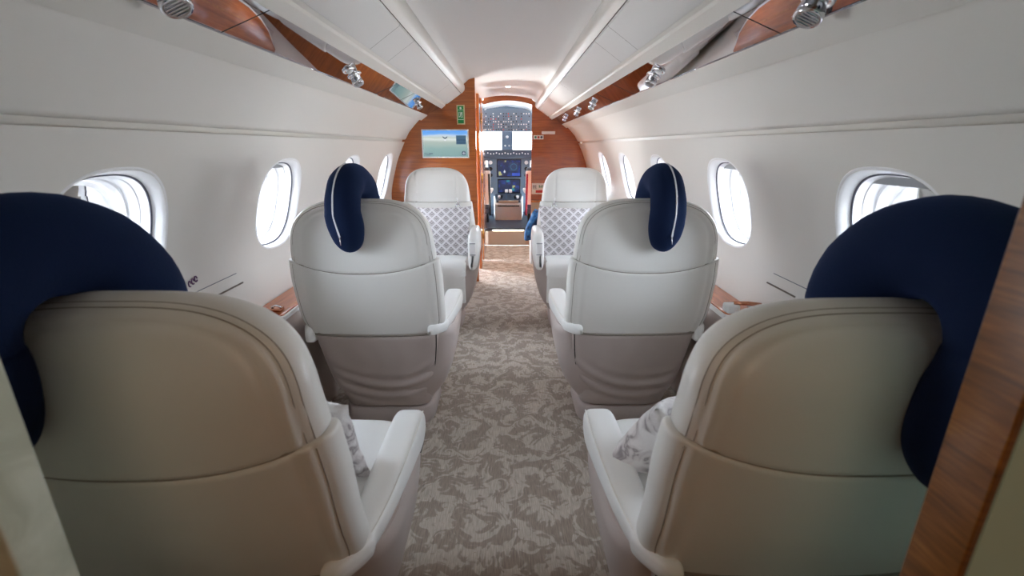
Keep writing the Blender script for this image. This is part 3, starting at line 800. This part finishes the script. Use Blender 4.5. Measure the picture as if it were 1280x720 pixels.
    for i in range(25):
        z = T[0][0]+(T[-1][0]-T[0][0])*i/24
        wa = smooth_interp([(t_[0], t_[1]) for t_ in T], z); wb = smooth_interp([(t_[0], t_[2]) for t_ in T], z)
        ya = smooth_interp([(t_[0], t_[3]) for t_ in T], z); yb = smooth_interp([(t_[0], t_[4]) for t_ in T], z)
        c = (ya+yb)/2; h = (yb-ya)/2
        w1, w2 = (wb, wa) if asd > 0 else (wa, wb)
        rings.append([(x, c+y, z) for x, y in sell(w1, w2, 5, 110, h, h)])
    sharp(MB().loft(rings).build('side_shell', M['taupe'], root, smooth=True), 50)
    # cushion with rolled front
    rings = []
    cz = -.012 if arm_up else 0
    CS = [(-.10, .455, .50), (0, .452, .512), (.15, .45, .518), (.26, .445, .520), (.305, .44, .516), (.325, .43, .506), (.340, .415, .488), (.346, .40, .46)]
    for y, zb, ztp in CS:
        zb = min(zb, ztp-.03)
        c = (zb+ztp)/2+cz; h = (ztp-zb)/2
        R = []
        for x, zz in sell(.243, .243, 5, 120, h, h):
            dz = -.0035*math.exp(-((abs(x)-.085)/.006)**2) if zz > 0 else 0
            R.append((x, y, c+zz+dz))
        rings.append(R)
    sharp(MB().loft(rings).build('seat_cushion', M['leather_w'], root, smooth=True), 60)
    # front apron under the cushion
    MB().loft([[(x, y, z) for x, y in ((-.235, .30), (.235, .30), (.235, .343-.02*(1-q)), (-.235, .343-.02*(1-q)))] for q, z in ((0, .20), (1, .435))]).build('front_apron', M['leather_w'], root, bevel=.012)
    # aisle armrest
    AR = [(-.172, .245, .226, .500, .520), (-.162, .264, .224, .494, .532), (-.11, .300, .238, .488, .540), (-.03, .318, .248, .482, .545), (.08, .328, .250, .470, .549), (.18, .333, .250, .455, .551), (.26, .334, .250, .442, .551), (.30, .332, .251, .436, .547), (.325, .328, .254, .436, .536), (.338, .318, .262, .446, .518), (.343, .305, .275, .462, .498)]
    rings = []
    NS = 34
    for i in range(NS+1):
        y = AR[0][0]+(AR[-1][0]-AR[0][0])*(1-math.cos(PI*i/NS))/2
        xo, xi, zb, zt_ = [smooth_interp([(t_[0], t_[k]) for t_ in AR], y) for k in (1, 2, 3, 4)]
        ru = arm_up*max(0, min(1, (y+.14)/.16)); ru = ru*ru*(3-2*min(1, ru/max(arm_up, 1e-6)))/max(arm_up, 1e-6) if arm_up else 0
        zt_ += ru
        c = ((xo+xi)/2, (zb+zt_)/2); hx, hz = (xo-xi)/2, (zt_-zb)/2
        taper = .35 if arm_up else .12
        xsh = .006 if arm_up else -.012
        R = []
        for x, z in sell(hx, hx, 4.5, 60, hz, hz):
            X = c[0]+x
            if z < 0: X -= .03*(-z/hz)*taper*2*(1 if x > 0 else .0)
            R.append((asd*(X+xsh*(1 if arm_up or y > -.1 else .3)), y, c[1]+z))
        rings.append(R)
    arm = MB().loft(rings).build('armrest', M['leather_w'], root, smooth=True); sharp(arm, 70)
    pp = []
    for i in range(31):
        y = -.16+.49*i/30
        xo, zt_ = smooth_interp([(t_[0], t_[1]) for t_ in AR], y), smooth_interp([(t_[0], t_[4]) for t_ in AR], y)
        if not arm_up: pp.append((asd*(xo-.0045-.012), y, zt_-.004))
    if pp: MB().tube(pp, .0016, 6).build('piping', M['piping'], arm, smooth=True)
    if arm_up:
        zc = .585
        MB().box(asd*.292-.021, asd*.292+.021, .338, .350, zc-.048, zc+.044).build('control_plate', M['white_p'], arm, bevel=.004)
        MB().box(asd*.292-.013, asd*.292+.013, .3495, .3515, zc-.034, zc+.030).build('control_window', M['frame'], arm, bevel=.0006)
        MB().box(asd*.292-.019, asd*.292+.019, .346, .3508, zc-.041, zc-.037).build('control_button', M['seal'], arm)
        MB().box(asd*.292-.019, asd*.292+.019, .346, .3508, zc+.034, zc+.038).build('control_button', M['seal'], arm)
    else:
        MB().box(asd*.300-.006, asd*.302+.006, .285, .325, .425, .437).build('dark_notch', M['darkgap'], root, bevel=.003)  # added dark block, stands in for the small notch at the arm front
    # slim outboard armrest
    rings = []
    for y, zb, zq, hx in [(-.15, .46, .50, .012), (-.13, .45, .53, .02), (-.05, .44, .545, .022), (.1, .44, .55, .022), (.24, .44, .55, .022), (.28, .45, .535, .018), (.29, .47, .51, .01)]:
        rings.append([(-asd*(.268)+x, y, (zb+zq)/2+z) for x, z in sell(hx, hx, 4, 40, (zq-zb)/2, (zq-zb)/2)])
    MB().loft(rings).build('outboard_armrest', M['leather_w'], root, smooth=True)
    return root

SX = .535; SF = .51
SG = 'cabin seats in three rows'
make_seat('cabin_seat', 'large cream leather seat back nearest the camera, at left', (-SX, .77, 0), 0, 1, zt=1.028, group=SG)
make_seat('cabin_seat', 'large cream leather seat back nearest the camera, at right', (SX, .77, 0), 0, -1, zt=1.014, group=SG)
make_seat('cabin_seat', 'white and taupe seat in the middle row left of the aisle, seen from behind', (-SX, 1.87, 0), 0, 1, group=SG)
make_seat('cabin_seat', 'white and taupe seat in the middle row right of the aisle, seen from behind', (SX, 1.87, 0), 0, -1, group=SG)
make_seat('cabin_seat', 'white seat facing the camera below the television, left of the aisle', (-SF, 3.26, 0), PI, -1, zt=1.08, arm_up=.14, group=SG)
make_seat('cabin_seat', 'white seat facing the camera before the right bulkhead, right of the aisle', (SF, 3.26, 0), PI, 1, zt=1.08, arm_up=.14, group=SG)

# ------------------------------------------------------------------ neck pillows hung over the seat backs
def neck_pillow(label, loc, rz=0, lean=0, zipper=False, R=.112, r=.060, back_len=.10, front_len=.06):
    root = thing('neck_pillow', label, 'neck pillow', loc, rz, 'neck pillows over the seat backs')
    path = []; rad = []
    m = 10
    # rear leg bottom -> up -> arch -> front leg bottom (local y: rear negative)
    tot = back_len+r*.6
    def endr(dist, k=1.9):   # dist from the tip, rounded closure
        q = min(1, dist/(r*k)); return math.sqrt(max(0, 1-(1-q)**2))**.85
    for i in range(23):
        t = (i/22)**1.6; t = t if i else .004
        path.append((lean*(1-t), -R+.020*(1-t)**2, -tot*(1-t))); rad.append(max(.0015, r*1.09*endr(tot*t)))
    for i in range(1, 25):
        a = PI*i/24; path.append((0, -R*math.cos(a), R*math.sin(a)*.98)); rad.append(r*(1.07-.03*math.sin(a)))
    tf = front_len+r*.6
    for i in range(1, 20):
        t = 1-(1-i/19)**1.6; path.append((-lean*.3*t, R-.012*t*t, -tf*t)); rad.append(max(.0015, r*1.07*endr(tf*(1-t), 1.5)))
    b = MB().tube(path, rad, 40).build('pillow_body', M['velvet'], root, smooth=True)
    b.data.update()
    # soft lumpiness
    for v in b.data.vertices:
        nrm = v.normal; v.co += nrm*.0022*noise.noise(v.co*22)
    if zipper:
        s = zipper
        pts = []
        for i in range(26):
            a = i/25
            if a < .42:
                t = 1-a/.42; an = PI/2*t*.95
                c = Vector((0, -R*math.cos(an), R*math.sin(an)*.98)); nrm = Vector((0, -math.cos(an), math.sin(an)))
            else:
                t = (a-.42)/.58; c = Vector((lean*t*.7, -R, -back_len*.70*t)); nrm = Vector((0, -1, 0))
            nrm = (nrm+Vector((s*.32*(1-.3*a), 0, 0))).normalized()
            pts.append(c+nrm*(r*1.06-.0005))
        MB().tube(pts, [.0032]*26, 8).build('zip_tape', M['zip'], root, smooth=True)
        MB().tube([pts[-1], pts[-1]+Vector((.002, -.003, -.026))], [.0022, .0012], 8).build('zip_pull', M['chrome'], root, smooth=True)
    return root
neck_pillow('navy velvet neck pillow with pale zip hanging over the left middle-row seat', (-.555, 1.700, 1.000), -.05, lean=.018, zipper=-.6, r=.056)
neck_pillow('navy velvet neck pillow with pale zip hanging over the right middle-row seat', (.572, 1.700, 1.000), -.02, lean=-.006, zipper=.55, r=.056)
neck_pillow('large dark navy neck pillow over the nearest seat back at left', (-.630, .600, .979), -.20, lean=.03, r=.069, R=.120, back_len=.095)
neck_pillow('large dark navy neck pillow over the nearest seat back at right', (.612, .600, .975), .12, lean=-.05, r=.070, R=.118, back_len=.14)

# ------------------------------------------------------------------ cushions
def cushion(name, label, mat, w, h, t, loc, rot, lump=0, seed=0):
    n = 30; V = []; F = []
    for side in (-1, 1):
        for i in range(n+1):
            for j in range(n+1):
                u = -1+2*i/n; v = -1+2*j/n
                k = max(0, (1-abs(u)**2.6))**.55*max(0, (1-abs(v)**2.6))**.55
                pin = 1-.07*(1-abs(u)**2)*(abs(v) > .0)*abs(v)**3
                pin2 = 1-.07*(1-abs(v)**2)*abs(u)**3
                x = u*w/2*pin2; z = v*h/2*pin; y = side*t/2*k
                q = noise.noise(Vector((u*1.7+seed, v*1.7, side*.4)))*lump
                V.append((x+q*.4*k, y+q*k*.6+ .004*k*noise.noise(Vector((u*4, v*4, side+seed))), z+q*.5*k))
        b = 0 if side < 0 else (n+1)**2
        for i in range(n):
            for j in range(n): F.append((b+i*(n+1)+j, b+(i+1)*(n+1)+j, b+(i+1)*(n+1)+j+1, b+i*(n+1)+j+1))
    o = link_mesh(name, V, F, mat, None, True, loc); o.rotation_euler = rot
    return tag(o, label, 'cushion', 'loose cushions on the seats')
cushion('throw_cushion', 'grey and white lattice cushion on the left seat facing the camera', M['lattice'], .47, .37, .13, (-.475, 3.150, .648), (-.22, 0, 0))
cushion('throw_cushion', 'grey and white lattice cushion on the right seat facing the camera', M['lattice'], .47, .37, .13, (.460, 3.150, .645), (-.22, .03, .04), seed=2)
cushion('plush_cushion', 'mottled grey plush cushion leaning on the nearest left seat', M['fur_a'], .40, .25, .11, (-.50, .865, .615), (.30, 0, -.15), lump=.02, seed=4)
cushion('plush_cushion', 'crumpled mottled plush cushion slumped on the nearest right seat', M['fur_b'], .36, .22, .14, (.435, .905, .575), (.45, .25, .35), lump=.06, seed=9)

# shoulder harness fittings on the two rear-facing seats
for sx, lab in ((-1, 'left'), (1, 'right')):
    x0 = sx*.345
    t = thing('harness_buckle', 'small chrome and white harness buckle above the %s lattice cushion' % lab, 'seat belt buckle', (x0, 3.33, .845))
    y_ = lambda z: -.012
    MB().box(-.010, .010, -.040, .02, -.02, .0).build('latch_block', M['chrome'], t, bevel=.004)
    MB().box(-.028, .028, -.050, -.030, -.062, -.040).build('buckle_plate', M['white_p'], t, bevel=.007)
    MB().tube([(-.022, -.035, -.045), (-.006, -.035, -.012), (.006, -.035, -.012), (.022, -.035, -.045)], .0035, 8).build('chrome_loop', M['chrome'], t, smooth=True)
    MB().box(-.016, .016, -.050, -.034, -.100, -.060).build('strap_end', M['white_p'], t, bevel=.006)
    MB().tube([(0, -.036, 0), (.006*sx, -.03, .03)], .004, 8).build('strap_stub', M['white_p'], t, smooth=True)

# ------------------------------------------------------------------ side ledges with cup wells, folding tables
for sx, lab in ((-1, 'left'), (1, 'right')):
    t = thing('side_ledge', 'wood topped side ledge with pale lip along the %s cabin wall' % lab, 'side ledge', (sx*.92, 1.62, 0))
    S = lambda x: sx*x
    g = MB().box(min(S(-.055), S(.045)), max(S(-.055), S(.045)), .0, 1.66, 0.02, .585); g.v = [(S(min(abs(x), .01) if abs(x) < .05 else x), y, z) if False else ((S(.0) if x*sx > .04 else x), y, z) for x, y, z in g.v]; g.build('side_panel', M['taupe'], t, bevel=.004)
    inb = [(-.075, .02), (-.075, .55), (-.090, .66), (-.115, .78), (-.138, .95), (-.142, 1.10), (-.130, 1.26), (-.100, 1.42), (-.055, 1.56), (.0, 1.68)]
    side = [(x, y) for x, y in inb]
    out = [(-.055, .0), (.066, -.075), (.066, 1.76), (.045, 1.755)]
    poly = side[:1]+out[:1]+out[1:2]+out[2:3]+out[3:4]+side[::-1][:-1]
    g = MB().loft([[(S(x), y, z) for x, y in poly] for z in (.585, .603)]); g.build('lip', M['white_p'], t, bevel=.003)
    poly2 = [(x+(.009 if x < .03 else -.004), y+(.012 if y < .3 else -.010 if y > 1.6 else 0)) for x, y in poly]
    g = MB().loft([[(S(x), y, z) for x, y in poly2] for z in (.601, .607)]); g.build('wood_top', M['ledge_w'], t, bevel=.0015)
    MB().box(min(S(-.052), S(-.045)), max(S(-.052), S(-.045)), .05, 1.40, .6065, .6078).build('inlay_line', M['edge_w'], t)
    for yy in (.80,):
        MB().lathe((S(.015), yy, .608), (0, 0, 1), [(.042, 0), (.042, .004), (.036, .005), (.034, .0015)], 30).build('cup_well', M['black'], t, smooth=True)
# small fittings behind the middle seats
t = thing('ledge_latch', 'small copper and chrome latch near the aft tip of the left ledge', 'latch', (-.895, 1.695, .608))
MB().box(-.030, .020, -.020, .015, 0, .012).build('latch_plate', M['copper'], t, bevel=.004)
MB().tube([(-.02, -.005, .014), (0, -.01, .024), (.02, -.005, .014)], .004, 8).build('latch_loop', M['chrome'], t, smooth=True)
t = thing('tray_arm', 'white tray arm with copper bar near the aft tip of the right ledge', 'tray', (.885, 1.665, .608))
MB().box(-.030, .020, -.030, .02, 0, .035).build('arm_block', M['white_p'], t, bevel=.010)
MB().tube([(.0, -.01, .038), (.045, -.03, .044), (.085, -.05, .044)], .008, 10).build('copper_bar', M['copper'], t, smooth=True)
MB().box(.022, .080, -.06, .015, .0, .010).build('tray_edge', M['ledge_w'], t, bevel=.003)

# ------------------------------------------------------------------ wall slots and small marks
def wall_slot(label, sgn, y0, y1, z, frame=False):
    x = wallX(z)
    t = thing('wall_slot', label, 'wall slot', (sgn*x, (y0+y1)/2, z))
    h = (y1-y0)/2
    xz = lambda zz: sgn*(wallX(z+zz)-x)
    b = MB().loft([[(xz(0)-sgn*.0035, -h, -.0025), (xz(0)-sgn*.0035, h, -.0025), (xz(0)-sgn*.0035, h, .0025), (xz(0)-sgn*.0035, -h, .0025)], [(sgn*.004, -h, -.0025), (sgn*.004, h, -.0025), (sgn*.004, h, .0025), (sgn*.004, -h, .0025)]])
    b.build('slot', M['gap'], t)
    if frame:
        zz = .042
        b = MB().box(-.002+min(0, 0)+xz(zz), .002+xz(zz), -h-.05, h-.02, zz-.0012, zz+.0012); b.build('upper_line', M['seal'], t)
wall_slot('thin dark slot low on the left wall below the second window', -1, 1.47, 1.70, .722, True)
wall_slot('short dark slot on the left wall beside the nearest neck pillow', -1, 1.22, 1.35, .83)
wall_slot('thin dark slot low on the right wall below the second window', 1, 1.50, 1.68, .722, True)
t = thing('wall_markings', 'three small purple symbols on the left wall above the nearest seat back', 'marking', (-1.016, 1.435, .800))
for k in range(3):
    pts = [(-.001, .016*k-.016+.006*math.cos(a), .004*k+.009*math.sin(a)) for a in [2*PI*i/14 for i in range(12+k)]]
    g = MB().tube(pts, .0022, 6); g.build('symbol', M['purple'], t, smooth=True)

# ------------------------------------------------------------------ gasper vents and reading lights on the polished strips
nrm = {1: Vector((-.42, 0, -.907)).normalized(), -1: Vector((.42, 0, -.907)).normalized()}
def strip_pt(sgn, u, y):   # u 0 at outboard edge .. 1 inboard
    return Vector((sgn*(.668-.116*u), y, 1.484+.053*u))
def gasper(sgn, y, u, label, group, scale=1, tilt=(0, -.25, 0)):
    p = strip_pt(sgn, u, y); ax = (nrm[sgn]+Vector(tilt)).normalized()
    t = thing('air_gasper', label, 'air vent', p, 0, group)
    s = scale
    MB().lathe((0, 0, 0), nrm[sgn], [(.030*s, -.001), (.030*s, .003), (.026*s, .006), (.02*s, .006)], 28).build('collar', M['chrome'], t, smooth=True)
    MB().lathe(nrm[sgn]*.004, ax, [(.019*s, 0), (.021*s, .012*s), (.023*s, .024*s), (.0245*s, .034*s), (.022*s, .038*s), (.017*s, .036*s)], 28).build('nozzle', M['chrome'], t, smooth=True)
    c = nrm[sgn]*.004+ax*.0365*s
    u1 = ax.cross(Vector((1, 0, 0))).normalized(); v1 = ax.cross(u1)
    MB().lathe(c-ax*.002, ax, [(.0175*s, 0), (.0175*s, .001)], 24).build('throat', M['black'], t)
    for k in range(-2, 3):
        d = k*.0065*s; hl = math.sqrt(max(0, (.017*s)**2-d*d))
        MB().tube([c+u1*d-v1*hl, c+u1*d+v1*hl], .0013*s, 6).build('grille_bar', M['chrome'], t)
def reading(sgn, y, u, label, group):
    p = strip_pt(sgn, u, y)
    t = thing('reading_light', label, 'light', p, 0, group)
    MB().lathe((0, 0, 0), nrm[sgn], [(.024, -.001), (.024, .004), (.020, .009), (.012, .009)], 24).build('bezel', M['chrome'], t, smooth=True)
    MB().lathe(nrm[sgn]*.007, nrm[sgn], [(.012, 0), (.011, .006), (.006, .008)], 20).build('lens', M['white_p'], t, smooth=True)
gasper(-1, .97, .45, 'large chrome air gasper nearest on the left polished strip', 'air gaspers along the polished strips', 1.15)
gasper(1, 1.02, .40, 'large chrome air gasper nearest on the right polished strip', 'air gaspers along the polished strips', 1.15)
gasper(-1, 2.06, .42, 'chrome air gasper midway along the left polished strip', 'air gaspers along the polished strips')
gasper(1, 2.06, .42, 'chrome air gasper midway along the right polished strip', 'air gaspers along the polished strips')
reading(-1, 1.95, .52, 'chrome reading light beside the midway gasper on the left strip', 'reading lights along the polished strips')
reading(1, 1.95, .52, 'chrome reading light beside the midway gasper on the right strip', 'reading lights along the polished strips')
gasper(-1, 3.42, .5, 'chrome air gasper at the far end of the left polished strip', 'air gaspers along the polished strips', .9)
gasper(1, 3.42, .5, 'chrome air gasper third along the right polished strip', 'air gaspers along the polished strips', .9)
gasper(1, 4.15, .5, 'chrome air gasper second from the far end of the right polished strip', 'air gaspers along the polished strips', .9)
gasper(1, 5.0, .5, 'chrome air gasper at the very far end of the right polished strip', 'air gaspers along the polished strips', .9)
# joints across the polished strips
for sg in (-1, 1):
    for y in (1.22, 2.55, 3.0):
        a = strip_pt(sg, 0, y)+nrm[sg]*.0003; b = strip_pt(sg, 1, y+.02)+nrm[sg]*.0003
        tn[0] += 1
        struct(MB().tube([a, b], .0008, 6).build('trim_%d' % tn[0], M['black']))

# ------------------------------------------------------------------ side seat by the right bulkhead with a blue garment
t = thing('jump_seat', 'small white side-facing seat beyond the right seat by the cockpit door', 'seat', (.62, 4.55, 0))
MB().box(-.30, .30, -.28, .30, .05, .34).build('seat_base', M['taupe'], t, bevel=.03)
MB().box(-.38, .30, -.30, .32, .30, .42).build('seat_cushion', M['leather_w'], t, bevel=.045)
MB().box(-.40, .28, -.33, -.24, .14, .60).build('armrest', M['leather_w'], t, bevel=.04)
MB().box(.20, .32, -.30, .32, .40, .82).build('backrest', M['leather_w'], t, bevel=.05)
# blue cloth draped over its armrest
V = []; F = []; n = 26
for i in range(n+1):
    for j in range(n+1):
        u = i/n; v = j/n
        # runs over the armrest: from behind, over the top, down the front face
        s = v*.55
        if s < .16: y, z = -.18-.0*s, .42+s*.95
        elif s < .28: y, z = -.18-(s-.16)*1.45, .572
        else: y, z = -.354-.02*math.sin(u*9), .572-(s-.28)*.95
        x = -.40+.20*u+.05*math.sin(v*5)*(1-u)
        w = .016*noise.noise(Vector((u*6, v*7, 2)))+.01*math.sin(u*22+v*3)
        V.append((x, y+w*.8-.004, z+w*.6+.006))
for i in range(n):
    for j in range(n): F.append((i*(n+1)+j, (i+1)*(n+1)+j, (i+1)*(n+1)+j+1, i*(n+1)+j+1))
jk = link_mesh('draped_jacket', V, F, M['jacket'], None, True, (.62, 4.55, 0.07))
md = jk.modifiers.new('s', 'SOLIDIFY'); md.thickness = .006; md.offset = 1
tag(jk, 'crumpled blue jacket draped over the arm of the small side seat', 'jacket')

# ------------------------------------------------------------------ doorway at the camera
o = MB().box(-1.02, -.412, .305, .35, 0, 1.76).build('wall_aft_left', M['wallcloth'], bevel=.004); struct(o)
o = MB().box(.412, 1.02, .302, .346, 0, 1.76).build('wall_aft_right', M['wallcloth_r']); struct(o)
o = MB().box(.406, .418, .304, .351, 0, 1.72).build('trim_50', M['jamb_w'], bevel=.002); struct(o)

# ------------------------------------------------------------------ outside

# ------------------------------------------------------------------ light
wd = bpy.data.worlds.new('sky'); bpy.context.scene.world = wd; wd.use_nodes = True
bg = wd.node_tree.nodes['Background']; bg.inputs[1].default_value = 9.0
_nt = wd.node_tree
_tc = N(_nt, 'ShaderNodeTexCoord'); _sp = N(_nt, 'ShaderNodeSeparateXYZ'); L(_nt, _tc.outputs['Generated'], _sp.inputs[0])
_ma = N(_nt, 'ShaderNodeMath', operation='MULTIPLY_ADD'); _ma.inputs[1].default_value = .5; _ma.inputs[2].default_value = .5; L(_nt, _sp.outputs[2], _ma.inputs[0])
_rp = ramp(_nt, [(0, (1.30, 1.33, 1.33, 1)), (.47, (1.18, 1.21, 1.22, 1)), (.5, (.9, .96, 1.04, 1)), (.75, (.84, .93, 1.05, 1)), (1, (.78, .88, 1.03, 1))])
L(_nt, _ma.outputs[0], _rp.inputs['Fac']); L(_nt, _rp.outputs['Color'], bg.inputs[0])
def portal(loc, rot, sx, sy):
    l = bpy.data.lights.new('window_portal', 'AREA'); l.shape = 'RECTANGLE'; l.size = sx; l.size_y = sy
    l.cycles.is_portal = True
    o = bpy.data.objects.new('window_portal', l); C.objects.link(o); o.location = loc; o.rotation_euler = rot
for y in WIN_L: portal((-1.15, y, WZ), (0, -PI/2, 0), .42, .42)
for y in WIN_R: portal((1.15, y, WZ), (0, PI/2, 0), .42, .42)
portal((-1.06, 4.95, .62), (0, -PI/2, 0), 1.26, .46)
portal((0, 7.3, 1.32), (-PI/2, 0, 0), 1.24, .32)
def spot(name, loc, power, angle=2.2, col=(1, .94, .86), r=.03):
    l = bpy.data.lights.new(name, 'SPOT'); l.energy = power; l.spot_size = angle; l.spot_blend = .8; l.color = col; l.shadow_soft_size = r
    o = bpy.data.objects.new(name, l); C.objects.link(o); o.location = loc; return o
spot('aft_warm_fill', (.0, -.42, 1.70), 3.2, 3.0, (1, .77, .52), .20)  # added warm fill behind the camera for nearest seats and doorway, no fixture
spot('downlight_lamp', (.02, 4.95, 1.772), 30, 1.2, (1, .97, .93))

# ------------------------------------------------------------------ camera
cam = bpy.data.cameras.new('camera'); co = bpy.data.objects.new('camera', cam); C.objects.link(co)
cam.sensor_width = 36; cam.lens = 16.0; cam.clip_start = .02
co.location = (.01, 0, 1.225)
co.rotation_euler = (PI/2-math.atan(177/569), 0, -math.atan(6/596))
cam.dof.use_dof = True; cam.dof.focus_distance = 2.6; cam.dof.aperture_fstop = 4.5
sc = bpy.context.scene; sc.camera = co
sc.view_settings.view_transform = 'Standard'; sc.view_settings.look = 'None'; sc.view_settings.gamma = 1
sc.view_settings.use_curve_mapping = False
sc.view_settings.exposure = 1.55
cy = sc.cycles
cy.max_bounces = 14; cy.diffuse_bounces = 10; cy.glossy_bounces = 6; cy.transparent_max_bounces = 12
cy.use_denoising = True; cy.sample_clamp_indirect = 8; cy.caustics_reflective = False; cy.caustics_refractive = False
